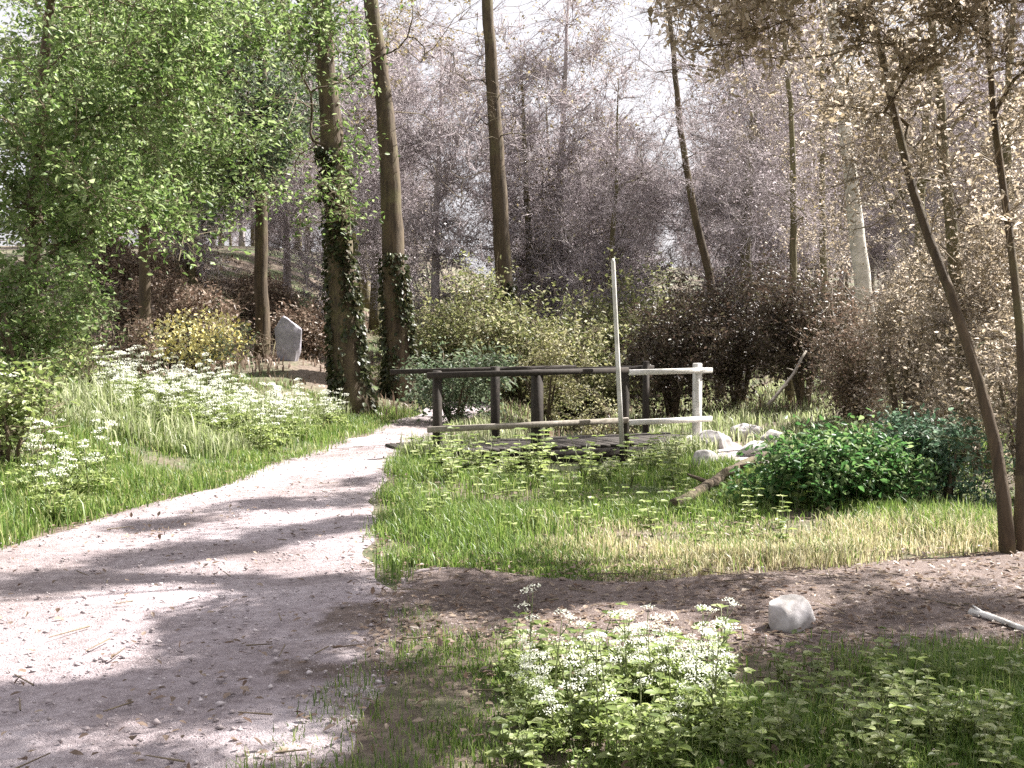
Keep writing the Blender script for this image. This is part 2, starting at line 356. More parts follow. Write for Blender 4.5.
def want_lit(px, py):
    v = np.full(np.shape(px), .4)
    for L_ in (DARK, LIT):
        for (cx, cyy, rx, ry, an, val) in L_:
            a = R(an); dx = px-cx; dy = py-cyy; u = (dx*cos(a)+dy*sin(a))/rx; q = (-dx*sin(a)+dy*cos(a))/ry
            ins = u*u + q*q < 1
            v = np.where(ins, val, v)
    for (cx, cyy, rx, ry, an, val) in DARK[-11:]:
        a = R(an); dx = px-cx; dy = py-cyy; u = (dx*cos(a)+dy*sin(a))/rx; q = (-dx*sin(a)+dy*cos(a))/ry
        v = np.where(u*u + q*q < 1, val, v)
    return v
def keep_mask(P):
    """thin a crown where its shade would fall on ground that lies in the sun"""
    P = np.asarray(P); g = P - S*(P[:, 2]/S[2])[:, None]
    px, py = pix(np.stack([g[:, 0], g[:, 1], np.zeros(len(g))], 1))
    inside = (px > -60) & (px < 1090) & (py > 385) & (py < 800) & (g[:, 1] > 2.5)
    v = want_lit(px, py)
    p = np.where(inside, np.clip((1-v)*1.25, .0, 1), .8)
    return rng.uniform(size=len(P)) < p

# ---------------------------------------------------------------- trees
def skeleton(trunks, tips, minz, r0, r_tip=.007, seg=.4, wob=.06, taper=.62):
    pos = []; par = []; chains = []; tr = []
    for tk in trunks:
        P = interp_line(tk, seg); P[1:, :2] += np.cumsum(rng.standard_normal((len(P)-1, 2))*.012*seg/.4, 0)
        ids = []
        for i, p in enumerate(P):
            pos.append(p); par.append(-1 if i == 0 else len(pos)-2); ids.append(len(pos)-1)
        chains.append(ids); tr.append(ids)
    nt_ = len(pos); ok = [p[2] >= minz for p in pos]
    Tp = np.asarray(tips); tb = np.array(pos)
    dist = np.array([np.min(np.linalg.norm(tb-t, axis=1)) for t in Tp]); order = np.argsort(dist)
    A = np.zeros((60000, 3)); A[:nt_] = tb; OK = np.zeros(60000, bool); OK[:nt_] = ok
    for k in order:
        t = Tp[k]; n = len(pos); dv = t - A[:n]; d = np.linalg.norm(dv, axis=1)
        cost = d + .5*np.maximum(0, A[:n, 2]-t[2]+.25*d) + np.where(OK[:n], 0, 50)
        j = int(np.argmin(cost)); p = A[j]; dd = d[j]
        if dd < .08: continue
        ns = max(2, int(dd/seg)); q = par[j]
        dirn = unit(A[j]-A[q]) if q >= 0 else np.array([0, 0, 1.])
        c1 = p + (dirn*.35 + np.array([0, 0, .1]))*dd*.55 + (t-p)*.2
        ids = [j]
        for i in range(1, ns+1):
            u = i/ns; x = (1-u)**2*p + 2*u*(1-u)*c1 + u*u*t
            if i < ns: x = x + rng.standard_normal(3)*wob*min(dd, 1.5)*.5
            pos.append(x); par.append(ids[-1]); ids.append(len(pos)-1); A[len(pos)-1] = x; OK[len(pos)-1] = True
        chains.append(ids)
        if len(pos) > 59000: break
    N = len(pos); cnt = np.zeros(N); isp = np.zeros(N, bool)
    for i in range(N):
        if par[i] >= 0: isp[par[i]] = True
    cnt[~isp] = 1
    for i in range(N-1, -1, -1):
        if par[i] >= 0: cnt[par[i]] += cnt[i]
    rad = r_tip*cnt**.5
    for ids, rr in zip(tr, r0):
        u = np.linspace(0, 1, len(ids)); base = rr*(1-taper*u); base[:3] *= np.array([1.35, 1.14, 1.04])[:len(base[:3])]
        for i, b in zip(ids, base): rad[i] = max(b, .01)
    prad = rad.copy()
    for i in range(nt_, N):
        if par[i] >= 0: rad[i] = min(rad[i], rad[par[i]]*.92 if par[i] >= nt_ else rad[par[i]]*.62)
    return np.array(pos), np.array(par), chains, rad, cnt, tr
def spray(tip, outward, n, length, sub=3):
    """fine twigs fanning from every branch tip; gives segments and points along them"""
    m = len(tip); T = np.repeat(tip, n, 0); O = np.repeat(outward, n, 0)
    D = unit(O*.8 + rng.standard_normal((m*n, 3))*.75 + np.array([0, 0, .12])); Ln = length*rng.uniform(.4, 1.15, (m*n, 1))
    mid = T + D*Ln*.5 + rng.standard_normal((m*n, 3))*length*.05; end = mid + unit(D + rng.standard_normal((m*n, 3))*.35 + [0, 0, -.1])*Ln*.5
    segs = [(T, mid, 1.0, .7), (mid, end, .7, .3)]
    pts = [mid, end]
    if sub:
        U = np.repeat(mid, sub, 0)*.55 + np.repeat(end, sub, 0)*.45 + rng.standard_normal((m*n*sub, 3))*.0
        u = rng.uniform(0, 1, (m*n*sub, 1)); U = np.repeat(T, sub, 0)*(1-u) + np.repeat(mid, sub, 0)*u
        u2 = rng.uniform(size=(m*n*sub, 1)) < .5; v = rng.uniform(0, 1, (m*n*sub, 1))
        U = np.where(u2, U, np.repeat(mid, sub, 0)*(1-v) + np.repeat(end, sub, 0)*v)
        E = U + unit(np.repeat(D, sub, 0) + rng.standard_normal((m*n*sub, 3))*.8)*length*rng.uniform(.2, .5, (m*n*sub, 1))
        segs.append((U, E, .6, .25)); pts += [E, (U+E)/2]
    return segs, np.concatenate(pts)
def tree(name, label, cat, group, base, trunks, r0, tips, minz, bark, twigm, leafm=None, leaf=.07, per=1.0, n_sp=5, sp_len=.5, sub=3, r_tw=.004,
         filt=True, chip=False, limbs=6, r_tip=.007, seg=.4, fill=0, wob=.06, taper=.62, ivy=0):
    base = np.asarray(base, float)
    root = thing(name, base, label, cat, group)
    pos, par, chains, rad, cnt, tr = skeleton([np.asarray(t_) for t_ in trunks], tips, minz, r0, r_tip, seg, wob, taper)
    pos = pos - base
    nt_ = sum(len(t_) for t_ in tr)
    for ids in tr:
        mb = MB(); tube(mb, pos[ids], rad[ids], 14 if rad[ids[0]] > .1 else 8, jit=.04); mb.build('trunk', bark, root, True)
    if ivy:
        P = pos[tr[0]]; rr = rad[tr[0]]; zt = ivy; m = int(1100*ivy); z = P[0, 2] + zt*rng.uniform(0, 1, m)**1.15
        cx = np.interp(z, P[:, 2], P[:, 0]); cyy = np.interp(z, P[:, 2], P[:, 1]); rz = np.interp(z, P[:, 2], rr); a = rng.uniform(0, 6.28, m)
        k = np.sin(a*2 + z*1.3) + .6*np.sin(a*5 - z*2.1) + rng.normal(0, .5, m) > -.1
        rr2 = rz*rng.uniform(.98, 1.3, m); C = np.stack([cx + np.cos(a)*rr2, cyy + np.sin(a)*rr2, z], 1)[k]; D = np.stack([np.cos(a), np.sin(a), -.9 + 0*a], 1)[k] + rng.normal(0, .4, (k.sum(), 3))
        mb = MB(); leaves(mb, C, rng.uniform(.06, .12, len(C)), .6, D, .85); mb.build('ivy', M['leaf_ivy'], root)
    own = {}; big = []
    for ci, ids in enumerate(chains[len(tr):], len(tr)):
        j = ids[0]
        own_id = ci if j < nt_ else own.get(j, ci)
        for i in ids[1:]: own[i] = own_id
        big.append((own_id, ids))
    size = {}
    for o_, ids in big: size[o_] = size.get(o_, 0) + len(ids)
    top = sorted(size, key=lambda k: -size[k])[:limbs]
    lm = {k: MB() for k in top}; tw = MB()
    for o_, ids in big:
        r = rad[ids].copy(); r[0] = min(r[0], r[1]*1.25)
        if r[1] > .012 and o_ in lm: tube(lm[o_], pos[ids], r, 7 if r[1] > .03 else 5)
        else: tube(tw, pos[ids], np.maximum(r, r_tw), 4, False)
    for k in top:
        if not lm[k].empty(): lm[k].build('limb', bark, root, True)
    ends = np.array([ids[-1] for _, ids in big]); mids = np.array([ids[len(ids)//2] for _, ids in big])
    nodes = np.concatenate([ends, mids]) if sub else ends
    out = unit(pos[nodes] - pos[par[nodes]])
    keep = keep_mask(pos[nodes]+base) if filt else np.ones(len(nodes), bool)
    tp, out = pos[nodes][keep], out[keep]
    segs, pts = spray(tp, out, n_sp, sp_len, sub)
    for (a, b, ra, rb) in segs: prisms(tw, a, b, r_tw*ra, r_tw*rb)
    tw.build('twigs', twigm, root)
    if leafm is not None:
        n = int(len(pts)*per); C = pts[rng.integers(0, len(pts), n)] + rng.standard_normal((n, 3))*leaf*.7
        if fill: C = np.concatenate([C, pos[nodes][keep][rng.integers(0, keep.sum(), fill)] + rng.standard_normal((fill, 3))*sp_len*.5])
        if filt: C = C[keep_mask(C+base)]
        mb = MB(); (chips if chip else leaves)(mb, C, leaf*rng.uniform(.6, 1.3, len(C))); mb.build('crown', leafm, root)
    return root
def ball(c, r, n, power=.6, squash=1):
    d = unit(rng.standard_normal((n, 3))); u = rng.uniform(0, 1, (n, 1))**power
    return np.asarray(c) + d*u*np.asarray(r)
def clumpy(c, r, n, k=9, cs=.36):
    """points gathered into uneven clumps inside an ellipsoid"""
    cc = ball(c, np.asarray(r)*.85, k, .45); i = rng.integers(0, k, n)
    return cc[i] + rng.standard_normal((n, 3))*np.asarray(r)*cs*rng.uniform(.6, 1.1, (k, 1))[i]
def G(px, Yd, dz=0):
    x = (px-512)/F*Yd; return np.array([x, Yd, float(H(x, Yd))+dz])
def top(px, py, Yd): return at(px, py, Yd)

# big dark pair on the bank, with a third beyond
def big_trunk(label, pts, Yd, r, tips, leafm, leaf, per, bark, **k):
    b = G(pts[0][0], Yd); P = [b] + [top(px, py, Yd) for px, py in pts[1:]]
    P.append(P[-1]+np.array([-.1, .2, 2.2]))
    return tree('tree', label, 'tree', None, b, [P], [r], tips, 3.0, bark, M['twig_brown'], leafm, leaf, per, **k)
Y1 = 20.5; c = top(330, 0, Y1)
tips = np.concatenate([clumpy(c+[0, 0, 1.5], (3.2, 2.5, 2.5), 90), clumpy(c+[-1.6, 0, -2.2], (1.6, 1.6, 1.4), 36), ball(c+[.2, 0, -3], (.8, .8, 1.4), 14), clumpy(top(330, 60, Y1-1.2), (1.1, .5, 1.3), 40, 7), clumpy(top(300, 200, Y1-1), (1.2, .5, .5), 22, 5)])
big_trunk('thick dark ivy clad tree nearest the track with lime green leaves at its top', [(352, 412), (345, 320), (336, 200), (326, 80), (318, -40)], Y1, .29, tips, M['leaf_fresh'], .10, 1.3, M['bark_dark'], n_sp=4, ivy=5)
Y2 = 24.0; c = top(380, 20, Y2)
tips = np.concatenate([clumpy(c+[0, 0, 2.0], (3, 2.5, 2.5), 70), ball(c+[.6, 0, -1.5], (1.3, 1, 1.5), 20)])
big_trunk('dark brown tree just right of the thick ivy clad tree, leaning slightly left', [(402, 385), (396, 300), (392, 200), (382, 90), (366, -30)], Y2, .29, tips, M['leaf_olive'], .08, .9, M['bark_dark'], n_sp=4, ivy=3.2)
Y3 = 29.0; c = top(490, 0, Y3)
tips = np.concatenate([clumpy(c+[0, 0, 2.0], (4, 3, 3), 80), clumpy(top(455, 120, Y3), (1.8, 1, 2.2), 40, 8), ball(c+[.3, 0, -3.0], (1.8, 1, 1.8), 24), clumpy(top(520, 90, Y3-.8), (1.6, .6, 1.5), 40, 6)])
big_trunk('dark forking trunk standing beyond the left half of the footbridge', [(506, 352), (503, 280), (497, 170), (489, 60), (484, -30)], Y3, .27, tips, M['leaf_mauve'], .07, .4, M['bark_dark'], n_sp=5, sp_len=.7, ivy=3)

# leafy trees overhanging the left side
b = G(20, 15.5); c = top(60, 60, 15)
tips = np.concatenate([clumpy(c, (2.6, 2.2, 2.0), 120, 12), clumpy(top(110, 230, 15), (1.5, 1.3, 1.0), 44, 7), clumpy(top(20, 300, 13.5), (.9, 1, .8), 26, 5), clumpy(top(200, 30, 15), (1.3, 1.2, 1.2), 30)])
tree('leafy_tree', 'fresh green broadleaf tree overhanging the top left corner', 'tree', None, b, [[b, top(28, 300, 15.5), top(40, 150, 15.3), top(58, -60, 15)]], [.13], tips, 1.6,
     M['bark_dark'], M['twig_brown'], M['leaf_fresh'], .085, 2.0, n_sp=5, sp_len=.45, fill=3000)
b = G(145, 22); c = top(150, 40, 22)
tips = np.concatenate([clumpy(c, (2.4, 2, 2.6), 90, 12), clumpy(top(160, 170, 22), (1.6, 1.3, .9), 40, 7)])
tree('leafy_tree', 'slim young tree with fresh leaves and one dark level bough', 'tree', None, b, [[b, top(146, 250, 22), top(142, 90, 22), top(150, -60, 22)], [top(143, 90, 22), top(160, 83, 21.9), top(206, 84, 21.6), top(235, 70, 21.4)]], [.13, .07], tips, 2.6,
     M['bark_dark'], M['twig_brown'], M['leaf_fresh'], .10, 2.0, n_sp=5, sp_len=.5, fill=2000)
b = G(262, 29); c = top(262, 70, 29)
tips = np.concatenate([clumpy(c, (2.4, 2.2, 3.2), 130, 16), clumpy(top(215, 130, 28.5), (2, 1.6, 1.6), 60, 8), clumpy(top(290, 150, 28.5), (1.2, 1.2, 1.2), 34, 6)])
tree('leafy_tree', 'dense grey green tree filling the gap left of the thick ivy clad tree', 'tree', None, b, [[b, top(262, 200, 29), top(264, 60, 29), top(262, -80, 29)]], [.2], tips, 3.5,
     M['bark_dark'], M['twig_brown'], M['leaf_grey'], .13, 2.2, n_sp=5, sp_len=.6, fill=5000)

b = G(70, 24); c = top(70, 60, 24)
tips = np.concatenate([clumpy(c, (3.6, 2.2, 3.0), 130, 16), clumpy(top(60, 200, 23), (2.6, 2, 1.2), 60, 9)])
tree('leafy_tree', 'tall pale green tree behind the overhanging one, filling the upper left', 'tree', None, b, [[b, top(72, 200, 24), top(64, 60, 24), top(70, -80, 24)]], [.17], tips, 2.5,
     M['bark_dark'], M['twig_brown'], M['leaf_soft'], .13, 1.9, n_sp=5, sp_len=.6, fill=3000)
b = G(180, 34); c = top(190, 90, 34)
tips = np.concatenate([clumpy(c, (3.8, 2.4, 3.6), 130, 16)])
tree('leafy_tree', 'far grey green tree seen between the slim young tree and the dense one', 'tree', None, b, [[b, top(182, 240, 34), top(186, 100, 34), top(184, -40, 34)]], [.2], tips, 3,
     M['bark_dark'], M['twig_brown'], M['leaf_grey'], .16, 1.9, n_sp=5, sp_len=.7, fill=3000)
# birch, slender leaning tree, budding trees of the right side
Yb = 19.0; b = G(872, Yb); c = top(840, 40, Yb)
tips = np.concatenate([clumpy(c+[0, .6, .9], (1.9, 1.2, 2.2), 80, 10), clumpy(top(875, 190, Yb+.8), (1.3, .7, 1.0), 30, 6)])
tree('birch_tree', 'pale barked birch catching the sun above the right hand thicket', 'tree', None, b, [[b, top(866, 300, Yb), top(852, 170, Yb), top(838, 60, Yb), top(828, -60, Yb)]], [.17], tips, 2.2,
     M['bark_pale'], M['twig_brown'], M['leaf_olive'], .06, .7, n_sp=6, sp_len=.55)
Yf = 24; b = G(722, Yf)
tips = np.concatenate([clumpy(top(668, 40, Yf), (2, 1.6, 2.2), 70, 9), ball(top(690, 150, Yf), (1.2, 1, 1.2), 30)])
tree('bare_tree', 'slender dark tree leaning left above the dark thicket', 'tree', None, b, [[b, top(712, 280, Yf), top(690, 190, Yf), top(678, 100, Yf), top(664, -40, Yf)]], [.11], tips, 3.4,
     M['bark_dark'], M['twig'], M['leaf_mauve'], .05, .35, n_sp=6, sp_len=.6)

# the leaning tree at the right edge: unseen crown clumps added along sun rays to shade chosen ground
b = G(1012, 7.9)
tg = []
tg2 = []
while len(tg2) < 240:
    n = 400; px = rng.uniform(-60, 430, n); py = rng.uniform(470, 600, n); v = want_lit(px, py); ok = (v < .2) & (px > 0)
    gxx, gyy = gnd(px[ok], py[ok]); hh = rng.uniform(5.6, 7.4, ok.sum()); P = np.stack([gxx, gyy, 0*gxx], 1) + S*(hh/S[2])[:, None]; tg2 += list(P)
tg2 = np.array(tg2[:240])
while len(tg) < 480:
    n = 400; px = rng.uniform(-40, 1060, n); py = rng.uniform(575, 790, n); v = want_lit(px, py)
    ok = rng.uniform(size=n) < (1-v)**2.2*.9
    gxx, gyy = gnd(px[ok], py[ok]); hh = rng.uniform(3.6, 6.6, ok.sum()); P = np.stack([gxx, gyy, 0*gxx], 1) + S*(hh/S[2])[:, None]
    P = P[(P[:, 0] > .6) & (P[:, 0] < 9)]; tg += list(P)
tg = np.array(tg[:480])
tips = np.concatenate([tg, tg2, clumpy(top(940, 60, 8.6), (.9, .9, .9), 40, 7), clumpy(top(1000, 180, 8.4), (.5, .6, .7), 22, 5)])
tree('leaning_tree', 'dark many stemmed tree leaning left at the right edge of the view', 'tree', None, b,
     [[b, top(1004, 480, 7.95), top(988, 390, 8.05), top(958, 320, 8.3), top(918, 225, 8.6), top(880, 60, 9.0), top(830, -160, 9.2), top(770, -330, 9.3)],
      [b+[.12, .1, 0], top(1028, 430, 8.1), top(1022, 300, 8.3), top(1000, 150, 8.6), top(990, -60, 8.7), top(960, -260, 8.8)]], [.047, .04], tips, 2.3,
     M['bark_dark'], M['twig_brown'], M['leaf_bud'], .06, 1.6, n_sp=5, sp_len=.36, limbs=10, r_tip=.0045)
for (lab, px, Yd, hgt, pts, rr, lf, per, cl) in [
    ('budding brown tree behind the leaning tree, twigs filling the top right corner', 975, 12.5, 0, [(960, 300), (945, 150), (930, -40)], .09, 'leaf_bud', .75, [(960, 90, 1.5, 1.6, 70), (990, 260, 1.1, .9, 36), (890, 120, 1.0, 1.1, 34)]),
    ('many twigged olive tree between the birch and the leaning tree', 912, 16.5, 0, [(915, 300), (925, 160), (935, -20)], .09, 'leaf_bud', .8, [(915, 130, 1.7, 1.9, 80), (935, 270, 1.4, .9, 40)]),
    ('twiggy brown tree at the right edge, beyond the leaning one', 1015, 15, 0, [(1018, 300), (1010, 150), (1016, -30)], .08, 'leaf_bud', 1.2, [(1000, 80, 1.2, 1.6, 60), (1010, 260, 1.2, 1.2, 50)]),
    ('slight olive tree between the thin grey tree and the birch', 828, 24, 0, [(824, 290), (820, 160), (816, 0)], .09, 'leaf_bud', .9, [(815, 110, 1.7, 2.2, 80), (830, 240, 1.4, 1, 36)]),
    ('thin grey tree left of the pale barked birch', 790, 22, 0, [(792, 280), (788, 150), (780, -20)], .09, 'leaf_mauve', .5, [(785, 100, 1.6, 2.2, 80), (770, 210, 1.3, 1, 30)]),
    ]:
    b = G(px, Yd); tips = np.concatenate([clumpy(top(x_, y_, Yd), (rx, rx, rz), n_, 9) for (x_, y_, rx, rz, n_) in cl])
    tree('budding_tree', lab, 'tree', 'budding trees on the right', b, [[b]+[top(x_, y_, Yd) for x_, y_ in pts]], [rr], tips, 2.0, M['bark_olive'], M['twig_pale'] if lf == 'leaf_bud' else M['twig'], M[lf], .055, per, n_sp=6, sp_len=.5)

HZ = [(905, 13.5, .8, 1.5, 'tall budding hazel behind the brown thicket'), (985, 12, .75, 1.5, 'tall budding hazel behind the leaning tree, nearest the right edge'), (850, 18.2, .9, 1.7, 'tall budding hazel at the foot of the birch'), (1030, 10.5, .6, 1.0, 'budding hazel cut off by the right edge of the view')]
# far wood: bare trees, five kinds copied
protos = []
for k in range(5):
    hgt = 9.5 + k*.7; tips = np.concatenate([clumpy((0, 0, hgt*.62), (2.2+.2*k, 2.2, hgt*.3), 85, 14, .3), ball((0, 0, hgt*.36), (1.9, 1.9, hgt*.18), 34), ball((0, 0, hgt*.2), (1.5, 1.5, hgt*.1), 14)])
    lean = rng.uniform(-.5, .5, 2)
    protos.append(tree('bare_tree', 'bare grey tree standing in the far wood', 'tree', 'bare trees of the far wood', (0, 0, 0), [[(0, 0, 0), (lean[0]*.3, lean[1]*.3, hgt*.35), (lean[0], lean[1], hgt*.9)]], [.13+.02*k], tips, hgt*.1,
                       M['twig'] if k % 2 else M['bark_olive'], M['twig'], M['leaf_mauve'] if k != 3 else M['leaf_olive'], .085, .2, n_sp=7, sp_len=.9, sub=4, r_tw=.0105, filt=False, chip=True, limbs=5, seg=.6, taper=.9))
used = set(); spots = []
def gap(px, y): return 422 < px < 488 or 640 < px < 702
cand = [(px, Yd) for Yd in (34, 39, 45, 53, 63, 76, 92) for px in np.arange(90, 1010, 3900/Yd)]
for (px, Yd) in cand:
    px += rng.uniform(-30, 30); Yd += rng.uniform(-2.5, 2.5)
    if gap(px, Yd): continue
    spots.append((px, Yd))
TALL = [(436, 34, 1.15), (552, 36, 1.25), (610, 34, 1.1), (742, 33, 1.25), (768, 42, 1.5)]; n_sp0 = len(spots); spots += [(a, b) for a, b, c in TALL]
for i, (px, Yd) in enumerate(spots):
    k = int(rng.integers(0, 5)); p = G(px, Yd, -.1); s_ = rng.uniform(.8, 1.25)*(1.0 if Yd < 50 else 1.15)
    if i >= n_sp0: s_ = TALL[i-n_sp0][2]
    if px < 300: s_ *= .8
    if k not in used: used.add(k); o = protos[k]; o.location = p; o.rotation_euler = (0, 0, rng.uniform(0, 6)); o.scale = (s_,)*3
    else: dup(protos[k], p, rng.uniform(0, 6), s_)
for k in range(5):
    if k not in used: protos[k].location = G(600+40*k, 50)

# ---------------------------------------------------------------- bushes
def bush(name, label, cat, base, r, nt_, leafm, leaf, per, twigm, group=None, filt=True, n_sp=4, sp_len=.3, cz=.55, k=9, extra=None, stems=4, fill=0):
    base = np.asarray(base, float); r = np.asarray(r, float); c = base + [0, 0, r[2]*cz*1.6]
    tips = clumpy(c, r*[.8, .8, .75], nt_, k, .36); tips[:, 2] = np.maximum(tips[:, 2], base[2]+.08)
    trs = []
    for i in range(stems):
        a = rng.uniform(0, 6.28); e = base + np.array([cos(a)*r[0]*.4, sin(a)*r[1]*.4, r[2]*rng.uniform(.7, 1.2)]); trs.append([base + np.array([cos(a), sin(a), 0])*.06, (base+e)/2 + [0, 0, .1*r[2]], e])
    return tree(name, label, cat, group, base, trs, [.02+.012*r[2]]*stems, tips, base[2]+.05, M['bark_dark'], twigm, leafm, leaf, per, n_sp, sp_len, 2, .003, filt, leaf < .05 and False, 4, .005, .3, fill)
TB = M['twig_brown']
bush('shrub', 'dark green leafy bush behind the left end of the footbridge', 'bush', G(455, 20), (1.15, .9, .85), 70, M['leaf_grey'], .09, 1.2, TB, fill=1500)
bush('shrub', 'olive yellow bush right of the dark green one beyond the footbridge', 'bush', G(545, 21.5), (1.25, 1, 1.35), 80, M['leaf_pale'], .085, .9, TB)
bush('shrub', 'small pale speckled bush beside the tall thin post', 'bush', G(592, 19.5), (.62, .6, .8), 50, M['leaf_pale'], .06, .8, TB)
for (px, Yd, rx, rz, lab) in [(672, 21, 1.0, 1.45, 'dark bramble thicket just right of the tall thin post'), (738, 22, 1.2, 1.75, 'tall dark bramble thicket in deep shade under the slender leaning tree'),
                              (805, 20.5, 1.05, 1.6, 'dark bramble thicket left of the birch base'), (865, 17.5, .9, 1.05, 'brown dark thicket in front of the birch'), (940, 14.5, .9, .95, 'brown thicket behind the low bright green bush')]:
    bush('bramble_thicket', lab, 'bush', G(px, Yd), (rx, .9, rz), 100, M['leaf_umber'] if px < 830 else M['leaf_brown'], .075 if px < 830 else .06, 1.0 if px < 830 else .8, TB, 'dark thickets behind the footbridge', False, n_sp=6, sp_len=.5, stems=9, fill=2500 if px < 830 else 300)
for (px, Yd, rx, rz, lab) in HZ:
    bush('hazel_bush', lab, 'bush', G(px, Yd), (rx, rx, rz), 110, M['leaf_bud'], .055, .9, M['twig_pale'], 'budding hazels on the right', True, n_sp=5, sp_len=.38, stems=7, cz=.6, k=14)
bush('low_bush', 'low bright green bush on the verge left of the leaning tree', 'bush', G(845, 10.2), (1.0, .6, .36), 90, M['leaf_bright'], .07, 1.4, M['stem'], filt=False, n_sp=4, sp_len=.22, fill=1600, k=18)
bush('low_bush', 'bluish green bush next to the leaning trunk, smaller than its bright neighbour', 'bush', G(945, 10.4), (.6, .5, .48), 60, M['leaf_bluish'], .06, 1.1, M['stem'], filt=False, n_sp=4, sp_len=.22, fill=700)
bush('gorse_bush', 'yellow flowering bush on the bank below the leafy trees', 'bush', G(200, 19.5), (1.0, .8, .8), 80, M['leaf_grey'], .06, .8, TB, n_sp=4, sp_len=.25)
g0 = bpy.data.objects['gorse_bush']; mb = MB(); pts = ball((0, 0, 1.0), (1.0, .8, .55), 1300, .4); chips(mb, pts, .08*rng.uniform(.6, 1.3, 1300)); mb.build('blossom', M['petal_yellow'], g0)
for (px, Yd, rx, rz, lab, lf) in [(60, 17, .9, .8, 'green bank bush under the leafy tree at the left', 'leaf_weed'), (130, 21, 1.0, .8, 'brown leaved bush behind and left of the yellow flowers', 'leaf_brown'),
                                  (268, 28.5, 1.0, .75, 'brown bush behind the grey upright slab', 'leaf_brown'), (160, 28, 1.8, 1.5, 'wide russet bush up the slope under the slim young tree', 'leaf_brown'),
                                  (225, 31, 1.7, 1.5, 'russet bush high on the slope below the dense grey green tree', 'leaf_brown'), (28, 13.2, .8, 1.5, 'tall fresh green bush at the left beneath the overhanging tree', 'leaf_fresh'), (95, 18.5, .9, 1.2, 'pale green bush between the yellow flowers and the left edge', 'leaf_soft'), (8, 11, .55, .55, 'fresh green bush at the left edge of the view', 'leaf_weed')]:
    bush('shrub', lab, 'bush', G(px, Yd), (rx, rx*.9, rz), 70, M[lf], .08, .9, TB, fill=300)

# undergrowth on the slopes, copies of a few bushes
def ug(kind, lab, grp, leafm, spots, r, per, leaf):
    src = bush('undergrowth_bush', lab, 'bush', (0, 0, 0), r, 60, M[leafm], leaf, per, TB, grp, False, n_sp=5, sp_len=.4)
    for i, (px, Yd, s_) in enumerate(spots):
        p = G(px, Yd, -.05)
        if i == 0: src.location = p; src.scale = (s_,)*3
        else: dup(src, p, rng.uniform(0, 6), s_)
ug(0, 'russet bush of the slope under the left hand trees', 'russet bushes of the left slope', 'leaf_brown', [((lambda q: q if Yd > 30 or q < 240 else q-130)(rng.uniform(80, 335)), Yd, rng.uniform(.9, 1.5)) for Yd in np.linspace(25.5, 38, 20)], (1.1, 1, .75), 1.0, .09)
ug(1, 'olive bush of the hollow beyond the footbridge', 'olive bushes beyond the footbridge', 'leaf_spring', [(rng.uniform(415, 640), Yd, rng.uniform(.8, 1.5)) for Yd in np.linspace(25, 40, 14)] + [(448, 27, 1.9), (520, 25.5, 1.9), (575, 26.5, 2.0), (625, 29, 2.0), (470, 34, 2.0), (690, 36, 2.0), (650, 34, 2.0)], (1.0, 1, .9), 2.2, .055)
ug(2, 'grey brown bush of the rise behind the dark thickets', 'bushes behind the dark thickets', 'leaf_umber', [(rng.uniform(640, 1010), Yd, rng.uniform(.9, 1.6)) for Yd in np.linspace(24, 38, 16)], (1.0, 1, 1.0), 1.0, .09)
# ---------------------------------------------------------------- footbridge
A0 = G(430, 14.6); A0[2] = 0.0; B0 = G(695, 16.2); B0[2] = .03
u = (B0-A0)[:2]; Lb = float(np.hypot(*u)); ang = math.atan2(u[1], u[0])
br = thing('footbridge', (A0[0], A0[1], 0), 'dark wooden footbridge with two rails and a white right hand end', 'footbridge'); br.rotation_euler = (0, 0, ang)
def box(mb, x0, x1, y0, y1, z0, z1, bev=.008, tilt=0.0):
    b = bev; V = []
    for (z, s_) in ((z0, b), (z0+b, 0), (z1-b, 0), (z1, b)):
        for (x, y) in ((x0+s_, y0+s_), (x1-s_, y0+s_), (x1-s_, y1-s_), (x0+s_, y1-s_)): V.append((x, y, z + tilt*(x-x0)))
    q = [(0, 3, 2, 1), (12, 13, 14, 15)]
    for l in range(3):
        for k in range(4): q.append((l*4+k, l*4+(k+1) % 4, l*4+4+(k+1) % 4, l*4+4+k))
    mb.add(V, q)
mb = MB(); x = -.25
while x < Lb+.25: wd = rng.uniform(.135, .15); box(mb, x, x+wd, -.08, 1.28, .0, .05 + rng.uniform(-.004, .004)); x += wd + .012
mb.build('deck', M['wood_dark'], br)
for yy in (.02, 1.06): mb = MB(); box(mb, -.3, Lb+.3, yy, yy+.14, -.2, -.003); mb.build('beam', M['wood_dark'], br)
fr = [0, .355, .70, 1.0]
